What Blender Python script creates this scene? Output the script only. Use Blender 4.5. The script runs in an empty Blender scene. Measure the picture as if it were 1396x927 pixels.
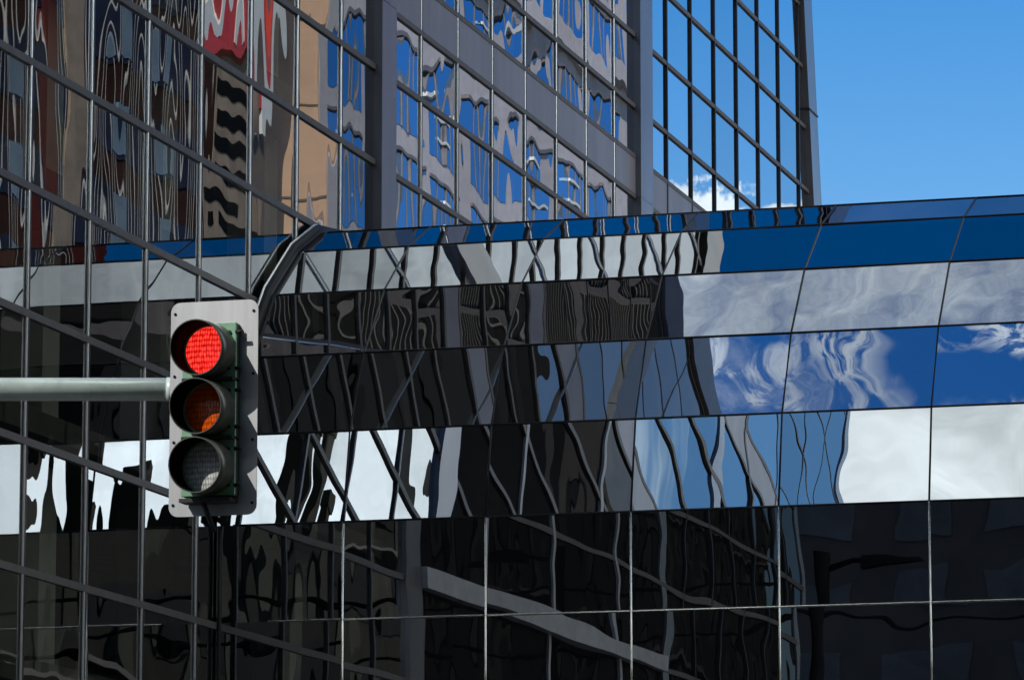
import bpy, bmesh, math, random
from mathutils import Vector, Matrix
random.seed(7)
sc = bpy.context.scene
col = sc.collection
EYE = 1.6

# ------------------------------------------------------------------ helpers
class MB:
    """collects faces in world coordinates, builds one mesh object"""
    def __init__(s): s.v=[]; s.f=[]; s.mi=[]; s.uv=[]; s.uo=[]; s.sm=[]; s.sd=[]
    def face(s, pts, mi=0, uv=None, uo=None, smooth=False):
        i=len(s.v); s.v+= [tuple(p) for p in pts]; s.f.append(tuple(range(i,i+len(pts)))); s.mi.append(mi)
        s.uv.append(uv); s.uo.append(uo); s.sm.append(smooth); s.sd.append((random.random(),random.random()))
    def box(s, x0,y0,z0,x1,y1,z1, mi=0):
        x0,x1=sorted((x0,x1)); y0,y1=sorted((y0,y1)); z0,z1=sorted((z0,z1))
        p=[(x0,y0,z0),(x1,y0,z0),(x1,y1,z0),(x0,y1,z0),(x0,y0,z1),(x1,y0,z1),(x1,y1,z1),(x0,y1,z1)]
        for q in ((3,2,1,0),(4,5,6,7),(0,1,5,4),(1,2,6,5),(2,3,7,6),(3,0,4,7)): s.face([p[k] for k in q],mi)
    def hexa(s, p, mi=0):
        for q in ((3,2,1,0),(4,5,6,7),(0,1,5,4),(1,2,6,5),(2,3,7,6),(3,0,4,7)): s.face([p[k] for k in q],mi)
    def tube(s, pts, r, n=10, mi=0, cap=True, smooth=True):
        pts=[Vector(p) for p in pts]; rings=[]
        for i,p in enumerate(pts):
            a=pts[max(i-1,0)]; b=pts[min(i+1,len(pts)-1)]; d=(b-a).normalized()
            up=Vector((0,0,1)) if abs(d.z)<.9 else Vector((1,0,0))
            u=d.cross(up).normalized(); w=d.cross(u)
            rr=r[i] if isinstance(r,(list,tuple)) else r
            rings.append([p+u*(rr*math.cos(2*math.pi*k/n))+w*(rr*math.sin(2*math.pi*k/n)) for k in range(n)])
        for a,b in zip(rings,rings[1:]):
            for k in range(n): s.face([a[k],b[k],b[(k+1)%n],a[(k+1)%n]],mi,smooth=smooth)
        if cap: s.face(rings[0],mi); s.face(rings[-1][::-1],mi)
    def build(s, name, mats, parent=None, merge=True):
        if not isinstance(mats,(list,tuple)): mats=[mats]
        off=Vector(parent['_o']) if parent is not None and '_o' in parent else (OFF[parent.name] if parent is not None else Vector((0,0,0)))
        me=bpy.data.meshes.new(name)
        me.from_pydata([tuple(Vector(v)-off) for v in s.v],[],s.f)
        for p,mi,sm in zip(me.polygons,s.mi,s.sm): p.material_index=mi; p.use_smooth=sm
        if any(u is not None for u in s.uv):
            l1=me.uv_layers.new(name='Pane'); l2=me.uv_layers.new(name='Metres'); l3=me.uv_layers.new(name='Seed')
            for p,u,o,sd_ in zip(me.polygons,s.uv,s.uo,s.sd):
                for k,li in enumerate(p.loop_indices):
                    l3.data[li].uv=sd_
                    if u: l1.data[li].uv=u[k]
                    if o: l2.data[li].uv=o[k]
        for m in mats: me.materials.append(m)
        if merge and not any(u is not None for u in s.uv):
            bm=bmesh.new(); bm.from_mesh(me); bmesh.ops.remove_doubles(bm,verts=bm.verts,dist=1e-5)
            bmesh.ops.recalc_face_normals(bm,faces=bm.faces); bm.to_mesh(me); bm.free()
        me.update()
        o=bpy.data.objects.new(name,me); col.objects.link(o)
        if parent is not None: o.parent=parent; OFF[o.name]=off
        return o
OFF={}
def thing(name,label,cat,loc,group=None):
    o=bpy.data.objects.new(name,None); col.objects.link(o); o.location=loc; o.empty_display_size=.5
    o['label']=label; o['category']=cat
    if group: o['group']=group
    OFF[o.name]=Vector(loc); return o
def tag(o,label=None,cat=None,group=None,kind=None):
    for k,v in (('label',label),('category',cat),('group',group),('kind',kind)):
        if v: o[k]=v
    return o

# ------------------------------------------------------------------ materials
def newmat(name):
    m=bpy.data.materials.new(name); m.use_nodes=True; nt=m.node_tree; nt.nodes.clear()
    out=nt.nodes.new('ShaderNodeOutputMaterial'); return m,nt,out
def N(nt,t,**kw):
    n=nt.nodes.new(t)
    for k,v in kw.items():
        if k in n.inputs: n.inputs[k].default_value=v
        else: setattr(n,k,v)
    return n
def L_(nt,a,b): nt.links.new(a,b)
def plain(name,c,rough=.6,metal=0.0,var=.25,scale=3.0,bump=0.0,spec=.5,streak=False):
    """base colour broken up by noise (dirt, wear)"""
    m,nt,out=newmat(name)
    p=N(nt,'ShaderNodeBsdfPrincipled'); p.inputs['Roughness'].default_value=rough; p.inputs['Metallic'].default_value=metal
    p.inputs['Specular IOR Level'].default_value=spec
    tc=N(nt,'ShaderNodeTexCoord'); mp=N(nt,'ShaderNodeMapping'); mp.inputs['Scale'].default_value=(1,1,.15 if streak else 1)
    nz=N(nt,'ShaderNodeTexNoise',Scale=scale,Detail=6.0,Roughness=.65)
    rp=N(nt,'ShaderNodeValToRGB'); e=rp.color_ramp.elements
    e[0].position=.3; e[1].position=.75
    e[0].color=(*[x*(1-var) for x in c],1); e[1].color=(*[min(1,x*(1+var)) for x in c],1)
    L_(nt,tc.outputs['Object'],mp.inputs['Vector']); L_(nt,mp.outputs['Vector'],nz.inputs['Vector'])
    L_(nt,nz.outputs['Fac'],rp.inputs['Fac']); L_(nt,rp.outputs['Color'],p.inputs['Base Color'])
    if bump:
        b=N(nt,'ShaderNodeBump'); b.inputs['Distance'].default_value=bump; b.inputs['Strength'].default_value=1
        L_(nt,nz.outputs['Fac'],b.inputs['Height']); L_(nt,b.outputs['Normal'],p.inputs['Normal'])
    L_(nt,p.outputs['BSDF'],out.inputs['Surface']); return m
def mirror_glass(name,tint,fac,body,amp,scale,pillow,see=0.0,stretch=(1,1),rough=0.0,top=.97):
    """coated facade glass: wavy mirror over a dark (or see-through) body. UV 'Metres' gives metres plus a random shift for each pane,
    UV 'Pane' gives 0..1 inside the pane"""
    m,nt,out=newmat(name)
    um=N(nt,'ShaderNodeUVMap',uv_map='Metres'); up=N(nt,'ShaderNodeUVMap',uv_map='Pane')
    mp=N(nt,'ShaderNodeMapping'); mp.inputs['Scale'].default_value=(stretch[0],stretch[1],1)
    L_(nt,um.outputs['UV'],mp.inputs['Vector'])
    n1=N(nt,'ShaderNodeTexNoise',Scale=scale,Detail=1.0,Roughness=.35)
    n2=N(nt,'ShaderNodeTexNoise',Scale=scale*.45,Detail=0.0)
    L_(nt,mp.outputs['Vector'],n1.inputs['Vector']); L_(nt,mp.outputs['Vector'],n2.inputs['Vector'])
    # pillow: (u-.5)^2+(v-.5)^2 , sign and size vary by pane (taken from a very slow noise of the shifted metres)
    sub=N(nt,'ShaderNodeVectorMath',operation='SUBTRACT'); sub.inputs[1].default_value=(.5,.5,0); L_(nt,up.outputs['UV'],sub.inputs[0])
    dot=N(nt,'ShaderNodeVectorMath',operation='DOT_PRODUCT'); L_(nt,sub.outputs[0],dot.inputs[0]); L_(nt,sub.outputs[0],dot.inputs[1])
    m1=N(nt,'ShaderNodeMath',operation='MULTIPLY'); m1.inputs[1].default_value=amp; L_(nt,n1.outputs['Fac'],m1.inputs[0])
    m2=N(nt,'ShaderNodeMath',operation='MULTIPLY'); m2.inputs[1].default_value=amp*1.6; L_(nt,n2.outputs['Fac'],m2.inputs[0])
    us=N(nt,'ShaderNodeUVMap',uv_map='Seed'); sx=N(nt,'ShaderNodeSeparateXYZ'); L_(nt,us.outputs['UV'],sx.inputs[0])
    pr=N(nt,'ShaderNodeMapRange'); pr.inputs['To Min'].default_value=-.5*pillow; pr.inputs['To Max'].default_value=1.5*pillow; L_(nt,sx.outputs['X'],pr.inputs['Value'])
    m3=N(nt,'ShaderNodeMath',operation='MULTIPLY'); L_(nt,pr.outputs[0],m3.inputs[1]); L_(nt,dot.outputs['Value'],m3.inputs[0])
    a1=N(nt,'ShaderNodeMath',operation='ADD'); L_(nt,m1.outputs[0],a1.inputs[0]); L_(nt,m2.outputs[0],a1.inputs[1])
    a2=N(nt,'ShaderNodeMath',operation='ADD'); L_(nt,a1.outputs[0],a2.inputs[0]); L_(nt,m3.outputs[0],a2.inputs[1])
    b=N(nt,'ShaderNodeBump'); b.inputs['Strength'].default_value=1; b.inputs['Distance'].default_value=1
    L_(nt,a2.outputs[0],b.inputs['Height'])
    g=N(nt,'ShaderNodeBsdfGlossy',Roughness=rough); g.inputs['Color'].default_value=(*tint,1); L_(nt,b.outputs['Normal'],g.inputs['Normal'])
    tr=N(nt,'ShaderNodeMapRange'); tr.inputs['To Min'].default_value=.86; tr.inputs['To Max'].default_value=1.06; L_(nt,sx.outputs['Y'],tr.inputs['Value'])
    tv=N(nt,'ShaderNodeVectorMath',operation='SCALE'); tv.inputs[0].default_value=tint; L_(nt,tr.outputs[0],tv.inputs['Scale']); L_(nt,tv.outputs[0],g.inputs['Color'])
    d=N(nt,'ShaderNodeBsdfDiffuse'); d.inputs['Color'].default_value=(*body,1)
    base=d.outputs[0]
    if see:
        t=N(nt,'ShaderNodeBsdfTransparent'); t.inputs['Color'].default_value=(see,see*1.03,see*.98,1)
        base=t.outputs[0]
    lw=N(nt,'ShaderNodeFresnel',IOR=1.6)
    mr=N(nt,'ShaderNodeMapRange'); mr.inputs['From Min'].default_value=.05; mr.inputs['From Max'].default_value=.6
    mr.inputs['To Min'].default_value=fac; mr.inputs['To Max'].default_value=top; L_(nt,lw.outputs[0],mr.inputs['Value'])
    mx=N(nt,'ShaderNodeMixShader'); L_(nt,mr.outputs[0],mx.inputs[0]); L_(nt,base,mx.inputs[1]); L_(nt,g.outputs[0],mx.inputs[2])
    L_(nt,mx.outputs[0],out.inputs['Surface']); return m

M={}
M['glass_tower']=mirror_glass('tower_glass',(.72,.74,.76),.42,(.01,.01,.01),.0026,.9,.008,see=.8,stretch=(1.0,.35))
M['glass_mid']=mirror_glass('tower_glass_calm',(.84,.86,.9),.6,(.01,.01,.01),.0024,.7,.005,see=.5,stretch=(1.0,.45))
M['glass_calm']=mirror_glass('tower_glass_flat',(.86,.9,.95),.75,(.01,.01,.012),.0007,.7,.001,see=.4)
M['glass_dark']=mirror_glass('entrance_glass',(.5,.5,.52),.06,(.006,.006,.007),.004,.8,.003,top=.22)
M['glass_bridge']=mirror_glass('bridge_glass',(.82,.85,.88),.72,(.008,.008,.01),.0026,.85,.006)
M['glass_far']=mirror_glass('far_glass',(.34,.55,.82),.62,(.01,.012,.015),.0012,.5,.002)
M['mullion']=plain('satin_aluminium',(.90,.88,.84),.22,.6,.1,6,streak=True)
M['transom']=plain('bronze_metal',(.10,.088,.083),.5,.2,.2,5)
M['dark_mullion']=plain('dark_bronze',(.03,.03,.032),.4,.4,.2,5)
M['column']=plain('grey_metal_cladding',(.24,.225,.23),.24,.7,.18,2.5,streak=True)
M['spandrel']=plain('grey_spandrel',(.27,.255,.28),.38,.45,.22,1.1,streak=True)
M['beam']=plain('pale_grey_beam',(.36,.35,.355),.45,.2,.2,3)
M['chrome']=plain('polished_trim',(.92,.88,.78),.16,.9,.1,8)
M['gasket']=plain('black_gasket',(.012,.012,.013),.35,0,.2,8)
M['roof']=plain('roof_grey',(.12,.12,.12),.8,0,.3,1)
M['slab']=plain('interior_slab',(.18,.17,.15),.8,0,.2,1)
M['interior']=plain('interior_wall',(.22,.21,.18),.85,0,.4,.6)
M['intcol']=plain('interior_column',(.7,.7,.6),.7,0,.15,1)
M['concrete']=plain('pink_grey_concrete',(.50,.465,.475),.8,0,.14,1.5,.004)
M['peach']=plain('peach_sunlit_face',(.56,.37,.25),.8,0,.1,1.2,.003)  # warm sunlit tone of the grey block's end face, put into the colour
M['taupe']=plain('taupe_stone',(.14,.105,.085),.75,0,.35,.35,.0)
M['beige']=plain('beige_brick',(.27,.205,.145),.8,0,.35,1)
M['brown']=plain('dark_brown_cladding',(.040,.017,.012),.8,0,.5,.25,spec=.05)
M['navy']=plain('navy_window_band',(.012,.013,.032),.6,0,.8,.3,spec=.12)
M['fin']=plain('white_fin',(.40,.385,.36),.6,.0,.12,4,spec=.2)
M['paleblue']=plain('pale_blue_glazing',(.16,.21,.25),.5,0,.3,.4,spec=.2)
M['darkred']=plain('dark_red_brick',(.085,.016,.013),.8,0,.4,.5,spec=.05)
M['olivelight']=plain('weathered_olive_stone',(.085,.08,.055),.9,0,.55,.3,spec=.05,streak=True)
M['sandstone']=plain('pale_brown_sandstone',(.34,.28,.22),.85,0,.3,.4)
M['lath']=plain('pale_brown_lath',(.27,.235,.19),.7,0,.2,2,spec=.1)
M['darkbrown']=plain('dark_louvre_wall',(.022,.018,.015),.9,0,.3,.3,spec=.05)
M['bar']=plain('grey_window_bar',(.16,.145,.15),.6,0,.2,2)
M['red']=plain('red_panel',(.6,.02,.015),.5,0,.2,1)
M['white']=plain('white_panel',(.72,.72,.68),.6,0,.1,2)
M['black']=plain('black_granite',(.007,.007,.007),.9,0,.3,.6,spec=.03)
M['blackwin']=plain('black_window',(.005,.005,.006),.8,0,.3,.6,spec=.05)
M['olive']=plain('olive_brown_stone',(.030,.027,.018),.9,0,.4,.4,spec=.05)
M['southwall']=plain('dark_brown_brick',(.062,.052,.048),.85,0,.25,.5,spec=.2)
M['southwin']=plain('dull_blue_window',(.070,.071,.075),.6,0,.4,.5,spec=.3)
M['asphalt']=plain('asphalt',(.05,.05,.05),.9,0,.25,2)
M['paving']=plain('pavement_slabs',(.22,.21,.2),.85,0,.2,1.2)
M['kerb']=plain('kerb_stone',(.3,.29,.28),.85,0,.15,2)
M['paint']=plain('road_paint',(.75,.75,.72),.7,0,.1,4)
M['earth']=plain('earth',(.1,.095,.085),.95,0,.3,.05)
M['plate']=plain('brushed_plate',(.235,.24,.245),.40,.9,.22,4,streak=True)
M['green']=plain('green_enamel',(.085,.2,.115),.4,0,.25,9)
M['visor']=plain('dull_green_black',(.032,.034,.027),.34,0,.3,12)
M['visor_in']=plain('flat_black',(.004,.004,.004),.9,0,.2,9,spec=.05)
M['blackmetal']=plain('black_metal',(.010,.010,.010),.5,0,.2,9,spec=.2)
M['arm']=plain('galvanised_green_arm',(.46,.54,.50),.26,.15,.2,6,spec=1.0)
M['steel']=plain('weathered_steel',(.012,.012,.012),1.0,0,.2,3,spec=0)

def lens_mat(name,c,em,strength):
    m,nt,out=newmat(name)
    tc=N(nt,'ShaderNodeTexCoord'); mp=N(nt,'ShaderNodeMapping'); mp.inputs['Scale'].default_value=(62,1,30)
    L_(nt,tc.outputs['Object'],mp.inputs['Vector'])
    vo=N(nt,'ShaderNodeTexVoronoi',Scale=1.0,Randomness=.25); L_(nt,mp.outputs['Vector'],vo.inputs['Vector'])
    rp=N(nt,'ShaderNodeValToRGB'); e=rp.color_ramp.elements; e[0].position=.12; e[1].position=.62
    e[0].color=(1,1,1,1); e[1].color=(.35,.35,.35,1)
    L_(nt,vo.outputs['Distance'],rp.inputs['Fac'])
    p=N(nt,'ShaderNodeBsdfPrincipled',Roughness=.25); 
    mx=N(nt,'ShaderNodeMix',data_type='RGBA',blend_type='MULTIPLY'); mx.inputs[0].default_value=1
    mx.inputs[6].default_value=(*c,1); L_(nt,rp.outputs['Color'],mx.inputs[7]); L_(nt,mx.outputs[2],p.inputs['Base Color'])
    b=N(nt,'ShaderNodeBump'); b.inputs['Distance'].default_value=.006; b.inputs['Strength'].default_value=.7
    L_(nt,vo.outputs['Distance'],b.inputs['Height']); L_(nt,b.outputs['Normal'],p.inputs['Normal'])
    if strength:
        r2=N(nt,'ShaderNodeValToRGB'); f=r2.color_ramp.elements; f[0].position=.08; f[1].position=.6
        f[0].color=(1.0,.075,.05,1); f[1].color=(.38,.0,.0,1)
        L_(nt,vo.outputs['Distance'],r2.inputs['Fac']); L_(nt,r2.outputs['Color'],p.inputs['Emission Color'])
        p.inputs['Emission Strength'].default_value=strength
    L_(nt,p.outputs['BSDF'],out.inputs['Surface']); return m
M['lens_red']=lens_mat('lit_red_lens',(.5,.01,.01),(1,.03,.03),1.6)
M['lens_amber']=lens_mat('amber_lens',(.75,.095,.0),None,0)
M['lens_clear']=lens_mat('unlit_green_lens',(.6,.62,.6),None,0)

def pane(mb,p,w,h,mi=0,tilt=0.0):
    """p: four corners (u0v0,u1v0,u1v1,u0v1); each pane gets its own wave pattern and a slight lean of its own"""
    r=(random.uniform(0,500),random.uniform(0,500))
    q=[Vector(a) for a in p]
    if tilt:
        n=(q[1]-q[0]).cross(q[3]-q[0]).normalized()
        a=random.uniform(-tilt,tilt); b=random.uniform(-tilt,tilt)
        for k,(su,sv) in enumerate(((-1,-1),(1,-1),(1,1),(-1,1))): q[k]=q[k]+n*(a*su*w/2+b*sv*h/2)
    mb.face(q,mi,uv=[(0,0),(1,0),(1,1),(0,1)],uo=[(r[0],r[1]),(r[0]+w,r[1]),(r[0]+w,r[1]+h),(r[0],r[1]+h)])

# ------------------------------------------------------------------ camera
F_PX=6085.06; PITCH=math.radians(9.4038); YAW=math.radians(15.8287)
cam=bpy.data.cameras.new('camera'); cam.sensor_width=36; cam.lens=36*F_PX/1396; cam.clip_start=.5; cam.clip_end=6000
co=bpy.data.objects.new('camera',cam); col.objects.link(co); co.location=(0,0,EYE)
co.rotation_euler=(math.pi/2+PITCH,0,YAW); sc.camera=co
FW=Vector((-math.sin(YAW)*math.cos(PITCH),math.cos(YAW)*math.cos(PITCH),math.sin(PITCH)))
RT=Vector((math.cos(YAW),math.sin(YAW),0)); UPV=RT.cross(FW)
def project(P):
    d=Vector(P)-Vector((0,0,EYE)); z=d.dot(FW)
    if z<=0: return (-1e6,-1e6)
    return (698+F_PX*d.dot(RT)/z, 463.5-F_PX*d.dot(UPV)/z)

# ------------------------------------------------------------------ ground, road
g=MB(); g.face([(-3000,-3000,-.02),(3000,-3000,-.02),(3000,3000,-.02),(-3000,3000,-.02)]); tag(g.build('ground',M['earth']),kind='structure')
g=MB(); g.face([(-20,-400,0),(10.5,-400,0),(10.5,600,0),(-20,600,0)]); tag(g.build('road',M['asphalt']),kind='structure')
for nm,x0,x1 in (('pavement',-24.6,-20.3),('pavement',10.8,15)):
    g=MB(); g.box(x0,-400,-.01,x1,600,.14); tag(g.build(nm,M['paving']),kind='structure')
for x0,x1 in ((-20.3,-20.0),(10.5,10.8)):
    g=MB(); g.box(x0,-400,-.01,x1,600,.15); tag(g.build('kerb',M['kerb']),kind='structure')
g=MB()
for k in range(-20,40): g.face([(-4.85,k*9,.006),(-4.7,k*9,.006),(-4.7,k*9+3,.006),(-4.85,k*9+3,.006)])
tag(g.build('road_markings',M['paint']),kind='structure')

# ------------------------------------------------------------------ glass tower (long wall on the west side of the street)
XL=-24.0; Y0=22.9; Y1=114.26
T=thing('glass_office_tower','long dark mirrored glass office tower with grey metal columns, rising behind the skyway','office tower',(XL-10,70,0))
MOD=2.4178; COLS=[37.3,56.6,75.9,95.2]; ROOF=EYE+42.0
def yend(z): return Y1-.19*(z-EYE-22.95)          # leaning far corner, outer edge
def yin(z): return yend(z)-1.08
ys_mull=[]
for c in [18.0]+COLS:
    for k in range(1,8): 
        y=c+k*19.3/8
        if Y0+.3<y<113: ys_mull.append(y)
zlow=[EYE+z for z in (-1.6,.2,1.65,3.48,5.31,7.158,9.02,10.87,12.73,14.57,16.36,18.12)]
zs_near=zlow+[EYE+z for z in (19.9,21.6,23.35)]+[EYE+24.35]+[EYE+z for z in (26.1,27.85,29.5)]+[EYE+30.6]+[EYE+z for z in (32.4,34.2,36,37.8,39.6,41.2)]
band_near=[(EYE+23.35,EYE+24.35),(EYE+29.5,EYE+30.6)]
zs_far=zlow+[EYE+19.40,EYE+20.30]+[EYE+z for z in (21.45,23.08,24.74,26.33,27.95,29.58,31.2,32.8,34.4,36.0,37.6,39.2,40.8)]
band_far=[(EYE+19.40,EYE+20.30)]
def inband(z0,z1,bands): return any(abs(z0-a)<.01 and abs(z1-b)<.01 for a,b in bands)
edges=sorted(ys_mull+COLS+[Y0])
cand=[]; spand=MB(); spans=[]
for i in range(len(edges)):
    a=edges[i]; b=edges[i+1] if i+1<len(edges) else None
    far=a>75.5
    zs=zs_far if far else zs_near; bands=band_far if far else band_near
    for z0,z1 in zip(zs,zs[1:]):
        if z1>ROOF: continue
        if b is None:
            b0,b1=yin(z0)+.05,yin(z1)+.05
            if b1-a<.1: continue
        else: b0=b1=b
        c=[(XL,a,z0),(XL,b0,z0),(XL,b1,z1),(XL,a,z1)]
        if inband(z0,z1,bands): spans.append((c,a,b0,z0,z1)); continue
        bay2=a<56.5 and z1<EYE+23.4
        calm=a>=95.1
        cand.append((c,max(b0,b1)-a,z1-z0,'glass_dark' if bay2 else 'glass_calm' if calm else 'glass_mid' if a>75.5 else 'glass_tower'))
def bridge_hides(P):
    x,y=project(P); 
    return x>345 and y>318-.058*(x-430)
def vis_area(c):
    pr=[project(p) for p in c]; cx=sum(p[0] for p in pr)/4; cy=sum(p[1] for p in pr)/4
    if all(bridge_hides(p) for p in c): return 0
    xs=[min(max(p[0],0),1396) for p in pr]; ysx=[min(max(p[1],0),927) for p in pr]
    return (max(xs)-min(xs))*(max(ysx)-min(ysx))
cand.sort(key=lambda t:-vis_area(t[0]))
rest=MB(); restm=['glass_tower','glass_calm','glass_dark','glass_mid']
for k,(c,w,h,mn) in enumerate(cand):
    tl=.0012 if mn!='glass_calm' else .0003
    if k<100 and vis_area(c)>0:
        mb=MB(); pane(mb,c,w,h,0,tl); mb.build('window_pane',M[mn],T)
    else: pane(rest,c,w,h,restm.index(mn),tl)
o=rest.build('window_glazing',[M[n] for n in restm],T); o['kind']='stuff'
ns=0
for c,a,b,z0,z1 in sorted(spans,key=lambda s:-vis_area(s[0])):
    mb=MB(); mb.box(XL-.2,a+.012,z0,XL+.035,b-.012,z1); mb.build('spandrel_panel',M['spandrel'],T)
for y in ys_mull:
    far=y>95; zt=ROOF
    if y<75.9: zt=EYE+30.6
    if 37.3<y<56.5 and round((y-37.3)/(19.3/8))%2: continue
    if y>109: zt=min(ROOF,EYE+22.95+(Y1-1.05-y)/.19)
    mb=MB()
    if far:
        mb.box(XL-.03,y-.038,.1,XL+.05,y+.038,zt); mb.build('mullion',M['dark_mullion'],T)
    else:
        mb.tube([(XL+.022,y-.024,.1),(XL+.022,y-.024,zt)],.021,10); mb.box(XL-.03,y-.02,.1,XL+.042,y+.04,zt,1)
        b2=37.3<y<56.5
        if b2: mb=MB(); mb.box(XL-.03,y-.08,.1,XL+.05,y+.08,EYE+23.3)
        if y<37.3: mb=MB(); mb.box(XL-.03,y-.05,.1,XL+.05,y+.05,zt,1)
        mb.build('mullion',[M['beam'] if b2 else M['mullion'],M['dark_mullion']],T)
for zs,far in ((zs_near,False),(zs_far,True)):
    for z in zs:
        if z<.5: continue
        mb=MB()
        if far: mb.box(XL-.04,75.9,z-.05,XL+.045,yin(z)+.1,z+.05)
        elif z>EYE+31: mb.box(XL-.04,Y0,z-.022,XL+.012,75.9,z+.022)
        else: mb.box(XL-.04,Y0,z-.055,XL+.045,75.9,z+.055)
        mb.build('transom',M['transom'],T)
mb=MB(); mb.box(XL-.1,37.75,EYE+8.95,XL+.2,56.15,EYE+9.3); mb.build('entrance_beam',M['beam'],T)
mb=MB(); mb.box(XL-.1,37.75,EYE+5.9,XL+.15,56.15,EYE+6.05); mb.build('entrance_beam',M['beam'],T)
for y in ys_mull:
    if y<75.9:
        mb=MB(); mb.box(XL-.03,y-.02,EYE+30.6,XL+.012,y+.02,ROOF); mb.build('glazing_joint',M['dark_mullion'],T)
for y in COLS:
    mb=MB()
    hw=.44 if y<90 else .56
    pj=.04 if y<40 else .09 if y<60 else .16
    if y<40: hw=.25
    zj=[0]+[EYE+z for z in (7.1,13.0,19.38,26,33)]+[ROOF]
    for z0,z1 in zip(zj,zj[1:]): mb.box(XL-.3,y-hw,z0+.006,XL+pj,y+hw,z1-.006)
    mb.build('column',M['column'],T)
# leaning far corner
mb=MB(); z0,z1=0,ROOF
mb.hexa([(XL-1,yin(z0),z0),(XL+.16,yin(z0),z0),(XL+.16,yend(z0),z0),(XL-1,yend(z0),z0),(XL-1,yin(z1)+.1,z1),(XL+.16,yin(z1)+.1,z1),(XL+.16,yend(z1),z1),(XL-1,yend(z1),z1)])
mb.build('corner_column',M['column'],T)
mb=MB(); zz=EYE+25.2; mb.hexa([(XL-.8,yin(zz)-.01,zz),(XL+.185,yin(zz)-.01,zz),(XL+.185,yend(zz)+.02,zz),(XL-.8,yend(zz)+.02,zz),(XL-.8,yin(zz)-.01,zz+.04),(XL+.185,yin(zz)-.01,zz+.04),(XL+.185,yend(zz)+.02,zz+.04),(XL-.8,yend(zz)+.02,zz+.04)])
mb.build('corner_joint',M['gasket'],T)
mb=MB(); mb.box(XL-.6,Y0-.3,0,XL+.035,Y0+.1,ROOF); mb.build('corner_column',M['column'],T)
# interior behind the glass
mb=MB()
for k in range(0,12): 
    z=EYE-1.6+k*3.66+.3; mb.box(XL-6,Y0,z-.35,XL-.35,110,z)
mb.build('floor_slab',M['slab'],T)
mb=MB(); mb.box(XL-6.4,Y0,0,XL-6,110,ROOF); mb.build('core_wall',M['interior'],T)
for k in range(16):
    y=27+k*5.2; mb=MB(); mb.box(XL-2.2,y,0,XL-1.5,y+.7,ROOF-.5); mb.build('interior_column',M['intcol'],T)
# body: side walls, back and roof
mb=MB(); mb.box(XL-28,Y0-.5,0,XL-.6,Y0,ROOF-.01); mb.box(XL-28,Y0,0,XL-27.5,109,ROOF-.01)
mb.hexa([(XL-28,yend(0)-.6,0),(XL-1,yend(0)-.6,0),(XL-1,yend(0)-.05,0),(XL-28,yend(0)-.05,0),(XL-28,yend(ROOF)-.6,ROOF-.01),(XL-1,yend(ROOF)-.6,ROOF-.01),(XL-1,yend(ROOF)-.05,ROOF-.01),(XL-28,yend(ROOF)-.05,ROOF-.01)])
mb.build('side_wall',M['column'],T)
mb=MB(); mb.box(XL-28,Y0,ROOF-.5,XL-.05,109,ROOF-.02); mb.build('roof',M['roof'],T)
mb=MB(); mb.box(XL-.4,Y0-.5,ROOF-.7,XL+.10,yend(ROOF),ROOF+.7); mb.build('parapet',M['column'],T)

# ------------------------------------------------------------------ skyway (mirrored bridge across the street)
SB=67.2/65.0
prof=[(65.0,3.95),(65.0,5.46),(65.0,6.968),(65.0,8.476),(65.311,9.936),(66.013,11.274),(67.059,12.454),(68.373,13.396),(69.583,13.937)]
prof=[(y*SB,z*SB+EYE) for y,z in prof]
prof.append((73.4,prof[-1][1]+.16)); NR=len(prof)-1
YC=74.6
seams=[-21.132*SB+2.3634*k for k in range(-1,17)]; seams[0]=XL+.02
XE=14.9
BR=thing('glass_skyway','low mirrored glass skyway with a rounded roof crossing the street beside the tower','skyway',((XL+XE)/2,YC,0))
rest=MB()
for i in range(NR):
    (ya,za),(yb,zb)=prof[i],prof[i+1]
    for k in range(len(seams)-1):
        x0,x1=seams[k]+.006,seams[k+1]-.006
        c=[(x0,ya,za),(x1,ya,za),(x1,yb,zb),(x0,yb,zb)]
        pr=project([sum(p[j] for p in c)/4 for j in range(3)])
        h=math.hypot(yb-ya,zb-za)
        if -100<pr[0]<1500 and i>=0 and pr[1]<980 and i<NR-1:
            mb=MB(); pane(mb,c,x1-x0,h,0,.0030); mb.build('glass_panel',M['glass_bridge'],BR)
        else: pane(rest,c,x1-x0,h,0,.001)
    # far side
    for k in range(len(seams)-1):
        x0,x1=seams[k]+.006,seams[k+1]-.006
        pane(rest,[(x1,2*YC-ya,za),(x0,2*YC-ya,za),(x0,2*YC-yb,zb),(x1,2*YC-yb,zb)],x1-x0,math.hypot(yb-ya,zb-za))
o=rest.build('rear_glazing',M['glass_bridge'],BR); o['kind']='stuff'
mb=MB(); mb.face([(XL+.02,prof[-1][0],prof[-1][1]-.01),(XE,prof[-1][0],prof[-1][1]-.01),(XE,2*YC-prof[-1][0],prof[-1][1]-.01),(XL+.02,2*YC-prof[-1][0],prof[-1][1]-.01)])
mb.build('roof_cap',M['roof'],BR)
mb=MB(); mb.box(XL+.02,prof[0][0]-.02,prof[0][1]-.35,XE,2*YC-prof[0][0]+.02,prof[0][1]-.004); mb.build('underside',M['column'],BR)
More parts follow.
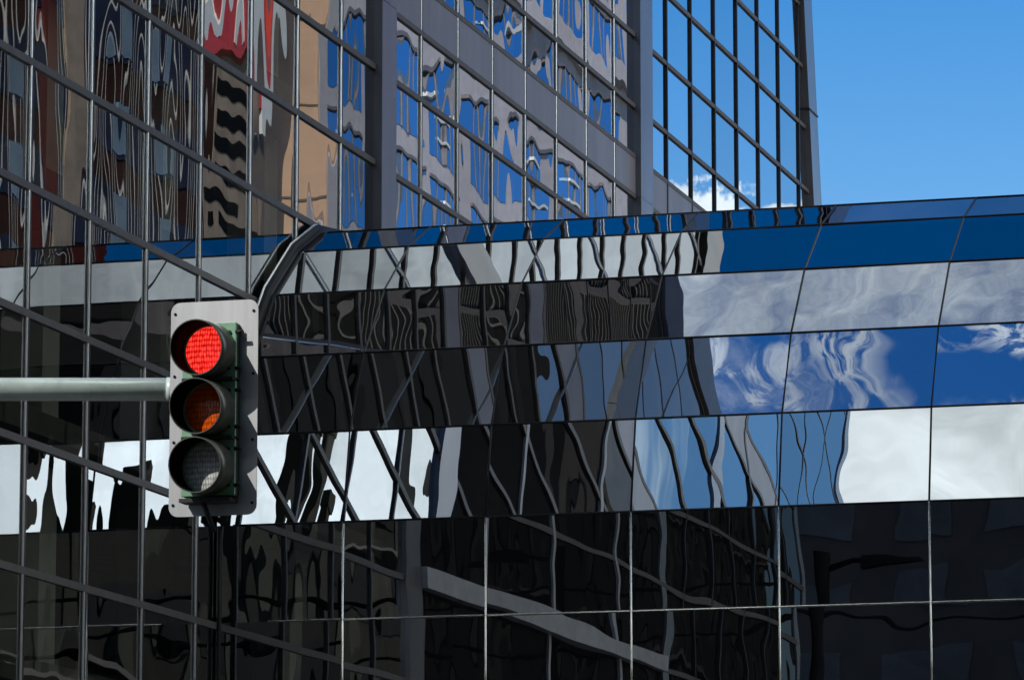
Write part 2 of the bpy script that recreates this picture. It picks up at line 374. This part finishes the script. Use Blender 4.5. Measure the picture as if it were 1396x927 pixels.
# backing core so that nothing shows through the joints
mb=MB()
inn=[(y+.12,z-.10) for y,z in prof]
ring=inn+[(2*YC-y,z) for y,z in reversed(inn)]
for a,b in zip(ring,ring[1:]): mb.face([(XL+.02,a[0],a[1]),(XE,a[0],a[1]),(XE,b[0],b[1]),(XL+.02,b[0],b[1])])
mb.build('inner_shell',M['gasket'],BR)
for i,(y,z) in enumerate(prof):
    if i==NR: continue
    lo=i<=2; r=.018 if lo else .017
    mb=MB(); mb.tube([(XL+.3 if not lo else XL+.9,y-.004,z),(XE,y-.004,z)],r,8); mb.build('joint_strip',M['chrome'] if lo else M['gasket'],BR)
for k,x in enumerate(seams):
    if k==0 or k==len(seams)-1: continue
    mb=MB(); mb.tube([(x,prof[0][0]-.004,prof[0][1]),(x,prof[3][0]-.004,prof[3][1])],.018,8); mb.build('joint_strip',M['chrome'],BR)
    mb=MB(); mb.tube([(x,y-.003,z) for y,z in prof[3:]],.016,8); mb.build('joint_strip',M['gasket'],BR)
# black bellows collar where the skyway meets the tower
mb=MB(); N_=len(prof)
pts=[(y,z) for y,z in prof]
mb.tube([(XL+.14,y-.06,z+.05) for y,z in pts[3:]],.085,10); mb.tube([(XL+.08,y-.004,z) for y,z in pts[:4]],.035,8)
mb.build('collar',M['blackmetal'],BR)
mb=MB(); mb.tube([(XL+.10,y-.13,z+.12) for y,z in pts[3:]],.022,8); mb.build('collar_trim',M['mullion'],BR)

# ------------------------------------------------------------------ buildings across and behind, seen in the mirrors
def facade_windows(root,face,rows,cols,name,mats,depth=.12,maxn=100,bars=2):
    """face(u,z)->world point on the wall; each window its own mesh: frame-bars and wavy glass; normal by face.n"""
    n=0
    for (z0,z1) in rows:
        for (u0,u1) in cols:
            if n>=maxn: return
            mb=MB(); w=u1-u0; h=z1-z0
            c=[face(u0,z0,.02),face(u1,z0,.02),face(u1,z1,.02),face(u0,z1,.02)]
            pane(mb,c,w,h,0,.002)
            for k in range(1,bars+1):
                uc=u0+w*k/(bars+1); mb.hexa([face(uc-.06,z0,.02),face(uc+.06,z0,.02),face(uc+.06,z0,.1),face(uc-.06,z0,.1),face(uc-.06,z1,.02),face(uc+.06,z1,.02),face(uc+.06,z1,.1),face(uc-.06,z1,.1)],1)
            mb.hexa([face(u0-.1,z1,0),face(u1+.1,z1,0),face(u1+.1,z1,.12),face(u0-.1,z1,.12),face(u0-.1,z1+.18,0),face(u1+.1,z1+.18,0),face(u1+.1,z1+.18,.12),face(u0-.1,z1+.18,.12)],1)
            mb.build(name,mats,root,merge=False); n+=1
XR=15.0
# ribbed brown tower with white fins, low block
def ribbed(y0,y1,h,label,fstep,front=XR):
    t=thing('ribbed_tower',label,'tower',(front+15,(y0+y1)/2,0))
    mb=MB(); mb.box(front,y0,0,front+30,y1,h); mb.build('wall',M['brown'],t)
    k=0
    for z in range(6,int(h)-3,4):
        mb=MB(); mb.box(front-.05,y0+1,z,front+.02,y1-1,z+2.5); mb.build('window_band',M['navy'],t); k+=1
        if k>=60: break
    n=int((y1-y0-.5)/fstep)
    for i in range(n):
        y=y0+.4+i*fstep
        if i>98: break
        mb=MB(); mb.box(front-.065,y-.022,2,front-.05,y+.022,h); mb.build('fin',M['fin'],t)
    return t
ribbed(138,174.4,72,'dark brown tower with thin white vertical fins, across the street beyond the skyway',.52)
t=thing('louvred_tower','very tall dark brown tower with closely set pale horizontal laths, beside the skyway end','tower',(XR+14,71,0))
mb=MB(); mb.box(XR,57,0,XR+28,86,206); mb.build('wall',M['darkbrown'],t)
for k in range(94):
    z=117+k*.86; mb=MB(); mb.box(XR-.03,57.1,z,XR+.01,85.9,z+.16); mb.build('lath',M['lath'],t)
for k in range(9):
    y=58+k*3.2; mb=MB(); mb.box(XR-.10,y,4,XR+.01,y+.45,206); mb.build('pier',M['taupe'],t)
for z in (152,165.5,181):
    mb=MB(); mb.box(XR-.06,57,z,XR+.01,86,z+1.4); mb.build('belt_course',M['taupe'],t)
t=bpy.data.objects['ribbed_tower']
for y,w_,mt in ((158.4,1.5,'beige'),):
    mb=MB(); mb.box(XR-.12,y,0,XR+.01,y+w_,72); mb.build('stone_pier',M[mt],t)
for y,w_ in ((163.6,1.3),(152.6,1.2),(168.8,.9),(141.5,1.2)):
    mb=MB()
    for k in range(15): mb.box(XR-.09,y,6.2+k*4,XR+.01,y+w_,8.4+k*4)
    mb.build('window_strip',M['paleblue'],t)
for y,w_ in ((155.2,1.6),(149.3,1.4),(143.8,1.5)):
    mb=MB(); mb.box(XR-.08,y,0,XR+.01,y+w_,72); mb.build('brick_pier',M['darkred'],t)
# beige block with dark window stripes and a red top
t=thing('striped_block','narrow beige block with dark window bands and a red and white top','building',(XR+8,177.3,0))
mb=MB(); mb.box(XR,174.5,0,XR+16,180.2,64); mb.build('wall',M['beige'],t)
for k in range(24):
    z=17.5+k*1.16+random.uniform(-.15,.15); mb=MB(); mb.box(XR-.05,174.7+.5*(k%2),z,XR+.02,179.2+.9*(k%2),z+.56); mb.build('window_band',M['blackwin'],t)
mb=MB(); mb.box(XR-.3,174.6,45.4,XR+.02,180.1,62); mb.build('red_sign_panel',M['red'],t)
for k in range(3):
    mb=MB(); mb.box(XR-.36,175.2+k*1.8,45.7,XR-.3,175.8+k*1.8,61); mb.build('white_stripe',M['white'],t)
t=thing('taupe_block','plain taupe stone block between the striped block and the grey block','building',(XR+8,183.2,0))
mb=MB(); mb.box(XR,180.25,0,XR+16,186.4,75); mb.build('wall',M['taupe'],t)
mb=MB(); mb.tube([(XR+.05,180.9,3),(XR+.05,180.9,75)],.55,14); mb.build('corner_pier',M['taupe'],t)
mb=MB(); mb.box(XR-.42,181.6,43.5,XR-.1,181.9,74); mb.build('vertical_sign',M['red'],t)
mb=MB(); mb.box(XR-.42,181.9,42.5,XR-.1,182.5,74); mb.build('vertical_sign',M['white'],t)
# pinkish grey block with blue windows; end wall coloured peach for its sunlit side
t=thing('grey_block','pinkish grey concrete block with blue mirror windows and an end wall in sunlit peach','building',(XR+15,216,0))
GX=XR-.6
mb=MB(); mb.box(GX,188.05,0,GX+30,245,84); mb.build('wall',M['concrete'],t)
mb=MB(); mb.box(GX+.02,187.9,0,GX+29,188.05,84)
mb.build('end_wall',M['peach'],t)
mb=MB()
for k in range(20): mb.box(GX+.02,187.86,4+k*4.1,GX+29,187.9,4.1+k*4.1)
mb.build('end_wall_joint',M['taupe'],t)
fw=lambda u,z,d:(GX-d,u,z)
cols=[(189.4+k*7.7,189.4+k*7.7+6.3) for k in range(7)]
rows=[(14+k*5.4,14+k*5.4+4.2) for k in range(12)]
facade_windows(t,fw,rows,cols,'window',[M['glass_far'],M['bar']],bars=3)
for i,k,w0 in ((0,5,1.2),(2,5,2.6),(2,6,1.6),(4,5,.8),(4,6,3.0),(1,7,1.0),(3,7,2.4),(5,6,1.5)):
    y=189.4+i*7.7+w0; z=14+k*5.4+1.0
    for q in range(3):
        mb=MB(); mb.box(GX-.16,y,z+q*1.15,GX-.03,y+2.6,z+q*1.15+.16); mb.build('blind_slat',M['white'],t)
mb=MB(); mb.box(GX-.6,188,57,GX+.01,245,58.2); mb.build('ledge',M['concrete'],t)
# black tower by the camera
t=thing('black_tower','tall black stone tower with dark windows standing across the street','tower',(XR+18,8,0))
mb=MB(); mb.box(XR,-4,0,XR+36,27,158); mb.build('wall',M['black'],t)
for k in range(36):
    z=6+k*4.2; mb=MB(); mb.box(XR-.06,-3.4,z,XR+.02,26,z+2.2); mb.build('window_band',M['blackwin'],t)
# olive block with stepped roof, further back
t=thing('stone_block','olive brown stone block with a stepped roof and round roof tanks','building',(XR+12,-50,0))
mb=MB(); mb.box(XR,-152,0,XR+9,-4.2,54); mb.build('wall',M['olive'],t)
for y0,y1,z1 in ((-9.4,-8.9,60.5),(-12.0,-11.4,64),(-14.3,-13.9,61.5),(-16.9,-16.3,65.5),(-19.4,-18.9,63),(-22,-21.4,66),(-36.6,-35.9,80.5),(-39.3,-38.5,82),(-42.2,-41.2,79),(-45.0,-44.4,77),(-51.5,-50.8,79)):
    mb=MB(); mb.box(XR,y0,54,XR+.6,y1,z1-1.2); mb.box(XR-.08,y0-.08,z1-1.2,XR+.68,y1+.08,z1); mb.build('chimney',M['olive'],t)
for k in range(24):
    mb=MB(); y=-150+k*5.4; mb.box(XR-.12,y,3,XR+.01,y+1.5,54); mb.build('pier',M['olivelight'],t)
for k in range(6):
    mb=MB(); mb.box(XR-.3,-152,8.8+k*8.4,XR+.01,-4.2,9.0+k*8.4); mb.build('ledge',M['taupe'],t)
for y,z1 in ((-63,72),(-70,68)):
    mb=MB(); mb.tube([(XR+3,y,54),(XR+3,y,z1)],.9,18); mb.tube([(XR+3,y,z1),(XR+3,y,z1+1.2)],[.9,.2],18); mb.build('roof_tank',M['olive'],t)
for k in range(12):
    for j in range(8):
        mb=MB(); y=-72.5+j*5.4; z=6+k*4.2
        mb.box(XR-.04,y,z,XR+.02,y+3,z+2.3); mb.build('window',M['blackwin'],t)
t=thing('pale_brown_block','pale brown stone block with black window openings behind the olive block','building',(XR+12,-105,0))
mb=MB(); mb.box(XR+1,-150,0,XR+8.5,-76,104); mb.build('wall',M['sandstone'],t)
for k in range(12):
    for j in range(8):
        mb=MB(); y=-147+j*9; z=60+k*3.6
        mb.box(XR+.96,y,z,XR+1.02,y+5.6,z+2.6); mb.build('window',M['blackwin'],t)
# dark brick block closing the street to the south
t=thing('brick_block','low dark brown brick block with dull blue windows facing the skyway','building',(-35,-72,0))
mb=MB(); mb.box(-75,-84,0,-8,-60,36); mb.build('wall',M['southwall'],t)
for k in range(7):
    for j in range(13):
        mb=MB(); x=-73+j*5; z=4.5+k*4.3
        mb.box(x,-60.02,z,x+3.2,-59.95,z+2.6); mb.build('window',M['southwin'],t)

# ------------------------------------------------------------------ street lamp and cables seen in the dark mirror
t=thing('street_lamp','dark street lamp with a flat head on an arm, by the tower pavement','street lamp',(-20.9,35,.14))
mb=MB(); mb.tube([(-20.9,35,.14),(-20.9,35,13.6)],[.16,.13],14); mb.build('pole',M['steel'],t)
mb=MB(); mb.box(-21.1,34.86,.14,-20.7,35.14,.7); mb.build('base',M['steel'],t)
mb=MB(); mb.tube([(-20.9,35,13.3),(-20.2,35,13.45),(-19.8,35,13.42)],.05,8); mb.build('arm',M['steel'],t)
mb=MB(); mb.hexa([(-20.0,34.8,13.28),(-18.6,34.86,13.33),(-18.6,35.14,13.33),(-20.0,35.2,13.28),(-20.0,34.85,13.52),(-18.7,34.9,13.45),(-18.7,35.1,13.45),(-20.0,35.15,13.52)]); mb.build('lamp_head',M['steel'],t)
for z,lab in ((17.6,'upper black cable strung across the street behind the camera'),(16.2,'lower black cable strung across the street behind the camera')):
    mb=MB(); mb.tube([(-44+i*59/14,-10,z+.5*((i-7)/7)**2-.2) for i in range(15)],.055,8)
    tag(mb.build('overhead_cable',M['steel']),lab,'cable',group='cables strung across the street')

# ------------------------------------------------------------------ traffic light on its mast arm
PX,PY,PZ=-8.945,24.99,EYE+3.972          # centre of the backplate
TL=thing('traffic_light','three lens traffic light lit red, with green housing on a grey metal backplate','traffic light',(PX,PY,PZ-.66))
def rounded_plate(mb,cx,y,cz,w,h,r,th):
    pts=[]
    for (sx,sz,a0) in ((1,1,0),(-1,1,90),(-1,-1,180),(1,-1,270)):
        for k in range(7):
            a=math.radians(a0+k*15); pts.append((cx+sx*(w/2-r)+r*math.cos(a),cz+sz*(h/2-r)+r*math.sin(a)))
    f=[(x,y-th/2,z) for x,z in pts]; b=[(x,y+th/2,z) for x,z in pts]
    mb.face(f[::-1]); mb.face(b)
    for k in range(len(pts)): mb.face([f[k],f[(k+1)%len(f)],b[(k+1)%len(f)],b[k]])
mb=MB(); rounded_plate(mb,PX,PY,PZ,.556,1.30,.06,.006); mb.build('backplate',M['plate'],TL)
mb=MB()
for sx in (-.25,.25):
    for sz in (-.58,-.2,.2,.58): mb.tube([(PX+sx,PY-.009,PZ+sz),(PX+sx,PY-.002,PZ+sz)],.009,8)
mb.build('fixing_screws',M['steel'],TL)
SP=.352; R_=.152
def bevel_obj(o,w=.008,seg=2):
    md=o.modifiers.new('bevel','BEVEL'); md.width=w; md.segments=seg; md.limit_method='ANGLE'
HZ=PZ-.02
names=[('lit round red lens',M['lens_red']),('unlit amber lens catching sunlight',M['lens_amber']),('unlit pale lens',M['lens_clear'])]
for k in range(3):
    cz=HZ+SP*(1-k); 
    mb=MB(); mb.box(PX-.165,PY-.07,cz-.172,PX+.165,PY+.14,cz+.172)
    o=mb.build('signal_section',M['visor'],TL); bevel_obj(o,.012,3)  # housing is green; its shade is put in with the dark visor colour
    mb=MB(); mb.box(PX-.170,PY-.09,cz-.170,PX+.170,PY-.071,cz+.170)
    o=mb.build('signal_door',M['green'],TL); bevel_obj(o,.006,2)
    # hinge lugs and latch screws
    mb=MB()
    for sz in (-.11,.11):
        mb.tube([(PX+.165,PY-.085,cz+sz),(PX+.205,PY-.085,cz+sz)],.012,8); mb.tube([(PX+.13,PY-.105,cz+sz),(PX+.13,PY-.085,cz+sz)],.010,8)
    mb.build('latch',M['blackmetal'],TL)
    # lens: shallow dome
    mb=MB(); rings=[]
    for j in range(7):
        rr=R_*.97*j/6; dy=-.03*(1-(j/6)**2)
        rings.append([(PX+rr*math.cos(2*math.pi*i/32),PY-.094+dy,cz+rr*math.sin(2*math.pi*i/32)) for i in range(32)])
    for a,b in zip(rings[1:],rings[2:]):
        for i in range(32): mb.face([a[i],a[(i+1)%32],b[(i+1)%32],b[i]],smooth=True)
    for i in range(32): mb.face([(PX,PY-.124,cz),rings[1][i],rings[1][(i+1)%32]],smooth=True)
    o=mb.build('lens',names[k][1],TL); o['label']=names[k][0]
    # tunnel visor: tapered tube, slightly cut away below
    mb=MB(); n=40; Ln=.262
    def vis(i,t,r0):
        a=2*math.pi*i/n; cut=.045*(1-math.sin(a))/2
        rr=r0-.004*t
        return (PX+rr*math.cos(a),PY-.088-(Ln-cut)*t,cz+rr*math.sin(a)-.012*t)
    for i in range(n):
        for t0,t1 in ((0,.5),(.5,1)):
            mb.face([vis(i,t0,.169),vis(i+1,t0,.169),vis(i+1,t1,.169),vis(i,t1,.169)],0,smooth=True)
            mb.face([vis(i,t1,.163),vis(i+1,t1,.163),vis(i+1,t0,.163),vis(i,t0,.163)],1,smooth=True)
        mb.face([vis(i,1,.169),vis(i+1,1,.169),vis(i+1,1,.163),vis(i,1,.163)],0)
    o=mb.build('visor',[M['visor'],M['visor_in']],TL)
mb=MB(); mb.box(PX-.16,PY-.15,HZ-SP*1.5-.035,PX+.16,PY-.02,HZ-SP*1.5-.012); mb.tube([(PX-.03,PY-.10,HZ-SP*1.5-.02),(PX+.02,PY-.02,HZ-SP*1.5-.2)],.016,8)
mb.build('lower_bracket',M['blackmetal'],TL)
for k in (0,1):
    mb=MB(); z=HZ+SP*(.5-k); mb.box(PX-.15,PY-.155,z-.012,PX+.17,PY-.09,z+.006); mb.build('section_clip',M['blackmetal'],TL)
# mast arm and pole (stand by themselves and carry the light)
A=Vector((-9.0,25.19,EYE+4.118)); dirR=Vector((RT.x,RT.y,0)); Bp=A-dirR*6.2
SM=thing('signal_mast','grey green tubular mast arm and pole carrying the traffic light','signal mast',(Bp.x,Bp.y,.14))
mb=MB(); mb.tube([A+dirR*.1,A-dirR*3,Bp],[.0705,.072,.09],24); mb.build('mast_arm',M['arm'],SM)
mb=MB(); mb.tube([(Bp.x,Bp.y,.14),(Bp.x,Bp.y,EYE+4.8)],[.16,.12],20); mb.tube([(Bp.x,Bp.y,.14),(Bp.x,Bp.y,.2)],.26,20); mb.build('pole',M['arm'],SM)
mb=MB(); mb.tube([A-dirR*.07+Vector((0,-.09,.12)),A-dirR*.07+Vector((0,-.09,-.12))],.03,8); mb.build('clamp',M['blackmetal'],SM)
mb=MB(); mb.tube([A-dirR*.30,A-dirR*.26],.0735,24); mb.build('band',M['arm'],SM)

# ------------------------------------------------------------------ light and sky
AZ=math.radians(25); EL=math.radians(34)
sd=Vector((-math.sin(AZ)*math.cos(EL),-math.cos(AZ)*math.cos(EL),math.sin(EL)))
sl=bpy.data.lights.new('sun','SUN'); sl.energy=5.0; sl.angle=math.radians(.5); sl.color=(1,.96,.90)
so=bpy.data.objects.new('sun',sl); col.objects.link(so); so.rotation_euler=(-sd).to_track_quat('-Z','Y').to_euler()
w=bpy.data.worlds.new('World'); sc.world=w; w.use_nodes=True; nt=w.node_tree; nt.nodes.clear()
out=N(nt,'ShaderNodeOutputWorld'); bg=N(nt,'ShaderNodeBackground',Strength=.125); L_(nt,bg.outputs[0],out.inputs['Surface'])
sky=N(nt,'ShaderNodeTexSky',sky_type='NISHITA'); sky.sun_disc=False; sky.sun_elevation=EL; sky.sun_rotation=math.atan2(sd.x,sd.y)
sky.air_density=1.0; sky.dust_density=.35; sky.ozone_density=3.0
hs=N(nt,'ShaderNodeHueSaturation',Hue=.507,Saturation=1.5,Value=1.0); L_(nt,sky.outputs[0],hs.inputs['Color'])
tc=N(nt,'ShaderNodeTexCoord'); D=tc.outputs['Generated']
def lobe(d,ri,ro,wt):
    d=Vector(d).normalized(); dp=N(nt,'ShaderNodeVectorMath',operation='DOT_PRODUCT'); dp.inputs[1].default_value=d; L_(nt,D,dp.inputs[0])
    mr=N(nt,'ShaderNodeMapRange',interpolation_type='SMOOTHSTEP'); mr.inputs['From Min'].default_value=math.cos(math.radians(ro)); mr.inputs['From Max'].default_value=math.cos(math.radians(ri))
    mr.inputs['To Min'].default_value=0; mr.inputs['To Max'].default_value=wt; L_(nt,dp.outputs['Value'],mr.inputs['Value']); return mr.outputs[0]
def addm(a,b,op='ADD'):
    m=N(nt,'ShaderNodeMath',operation=op)
    for k,s in enumerate((a,b)):
        if isinstance(s,(int,float)): m.inputs[k].default_value=s
        else: L_(nt,s,m.inputs[k])
    return m.outputs[0]
bias=None
for d,ri,ro,wt in (((.42,-.75,.5),9,12.5,.8),((-.26,-.81,.51),11,21,.85),((-.23,.07,.97),8,17,.44),((.26,-.42,.87),6,15,.22),((.29,.43,.83),9,22,.75),((-.25,-.42,.87),7,16,.265),((.93,-.1,.45),28,48,.9)):  # last lobe: added eastern cloud out of view, fill light for the mullions
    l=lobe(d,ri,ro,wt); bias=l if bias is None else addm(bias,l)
n1=N(nt,'ShaderNodeTexNoise',Scale=11.0,Detail=10.0,Roughness=.66,Distortion=.5); L_(nt,D,n1.inputs['Vector'])
n2=N(nt,'ShaderNodeTexNoise',Scale=1.6,Detail=3.0); L_(nt,D,n2.inputs['Vector'])
cov=addm(addm(n1.outputs['Fac'],addm(n2.outputs['Fac'],.4,'MULTIPLY')),bias)
mk=N(nt,'ShaderNodeMapRange',interpolation_type='SMOOTHSTEP'); mk.inputs['From Min'].default_value=.92; mk.inputs['From Max'].default_value=1.25; L_(nt,cov,mk.inputs['Value'])
# low bank of cumulus on the northern horizon
sp=N(nt,'ShaderNodeSeparateXYZ'); L_(nt,D,sp.inputs[0])
n3=N(nt,'ShaderNodeTexNoise',Scale=90.0,Detail=5.0,Roughness=.55); L_(nt,D,n3.inputs['Vector'])
top=addm(.1964,addm(addm(n3.outputs['Fac'],-.5),.03,'MULTIPLY'))
df=addm(top,sp.outputs['Z'],'SUBTRACT')
mk2=N(nt,'ShaderNodeMapRange',interpolation_type='SMOOTHSTEP'); mk2.inputs['From Min'].default_value=0; mk2.inputs['From Max'].default_value=.0025; L_(nt,df,mk2.inputs['Value'])
lowl=lobe((.2165,.957,.193),1.0,1.6,1.0)
m2=addm(mk2.outputs[0],lowl,'MULTIPLY')
hz=N(nt,'ShaderNodeMapRange',interpolation_type='SMOOTHSTEP'); hz.inputs['From Min'].default_value=.30; hz.inputs['From Max'].default_value=.15; hz.inputs['To Max'].default_value=.13; L_(nt,sp.outputs['Z'],hz.inputs['Value'])
mask=addm(addm(mk.outputs[0],m2,'MAXIMUM'),addm(addm(lobe((-.21,.78,.59),6,16,.03),addm(lobe((.26,-.42,.87),7,14,.10),lobe((.19,-.83,.52),5,11,.08))),0.0))
m3=N(nt,'ShaderNodeMath',operation='MINIMUM'); L_(nt,mask,m3.inputs[0]); m3.inputs[1].default_value=1.0; mask=m3.outputs[0]
# thin torn wisps high in the south
wa=N(nt,'ShaderNodeTexNoise',Scale=34.0,Detail=9.0,Roughness=.62,Distortion=2.0); wo=N(nt,'ShaderNodeMapping'); wo.inputs['Location'].default_value=(.37,.11,.23); L_(nt,D,wo.inputs['Vector']); L_(nt,wo.outputs[0],wa.inputs['Vector'])
ab=N(nt,'ShaderNodeMath',operation='ABSOLUTE'); L_(nt,addm(addm(wa.outputs['Fac'],-.5),9.0,'MULTIPLY'),ab.inputs[0])
ridge=N(nt,'ShaderNodeMapRange',interpolation_type='SMOOTHSTEP'); ridge.inputs['From Min'].default_value=.75; ridge.inputs['From Max'].default_value=.0; L_(nt,ab.outputs[0],ridge.inputs['Value'])
wb=N(nt,'ShaderNodeTexNoise',Scale=30.0,Detail=4.0); L_(nt,wo.outputs[0],wb.inputs['Vector'])
wm=N(nt,'ShaderNodeMapRange',interpolation_type='SMOOTHSTEP'); wm.inputs['From Min'].default_value=.50; wm.inputs['From Max'].default_value=.62; L_(nt,wb.outputs['Fac'],wm.inputs['Value'])
wisp=addm(addm(ridge.outputs[0],wm.outputs[0],'MULTIPLY'),lobe((-.175,-.42,.88),4.5,10,.62),'MULTIPLY')
mask=addm(mask,wisp,'MAXIMUM')
east=addm(lobe((.93,-.1,.45),20,45,2.2),lobe((.42,-.75,.5),9,12,1.5))  # first lobe boosts the added unseen eastern cloud to brighten the tower mullions
cr=N(nt,'ShaderNodeMapRange'); cr.inputs['From Min'].default_value=.3; cr.inputs['From Max'].default_value=.75; cr.inputs['To Min'].default_value=5.0; cr.inputs['To Max'].default_value=14.0
n4=N(nt,'ShaderNodeTexNoise',Scale=24.0,Detail=6.0,Roughness=.6,Distortion=.8); L_(nt,D,n4.inputs['Vector']); L_(nt,n4.outputs['Fac'],cr.inputs['Value'])
cc=N(nt,'ShaderNodeCombineColor'); 
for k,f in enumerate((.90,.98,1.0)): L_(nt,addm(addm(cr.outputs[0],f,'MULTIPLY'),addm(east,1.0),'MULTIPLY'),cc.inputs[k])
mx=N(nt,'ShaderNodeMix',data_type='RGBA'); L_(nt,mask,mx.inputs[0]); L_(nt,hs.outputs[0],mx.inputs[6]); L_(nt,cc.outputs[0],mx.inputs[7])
hm=N(nt,'ShaderNodeMix',data_type='RGBA'); L_(nt,hz.outputs[0],hm.inputs[0]); L_(nt,mx.outputs[2],hm.inputs[6]); hm.inputs[7].default_value=(5.5,7.2,8.6,1)
lb=N(nt,'ShaderNodeMix',data_type='RGBA'); L_(nt,lobe((.17,-.84,.52),3.5,6.5,.6),lb.inputs[0]); L_(nt,hm.outputs[2],lb.inputs[6]); lb.inputs[7].default_value=(2.4,6.0,10.8,1)
lc=N(nt,'ShaderNodeMix',data_type='RGBA'); L_(nt,lobe((.26,-.42,.87),7,14,.45),lc.inputs[0]); L_(nt,lb.outputs[2],lc.inputs[6]); lc.inputs[7].default_value=(2.2,3.6,5.4,1)
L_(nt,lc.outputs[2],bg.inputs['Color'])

vs=sc.view_settings; vs.view_transform='Standard'; vs.look='None'; vs.gamma=1; vs.exposure=0; vs.use_curve_mapping=False
sc.cycles.max_bounces=12; sc.cycles.glossy_bounces=8; sc.cycles.transparent_max_bounces=12; sc.cycles.diffuse_bounces=2
sc.cycles.use_denoising=True; sc.cycles.sample_clamp_indirect=4; sc.cycles.caustics_reflective=True
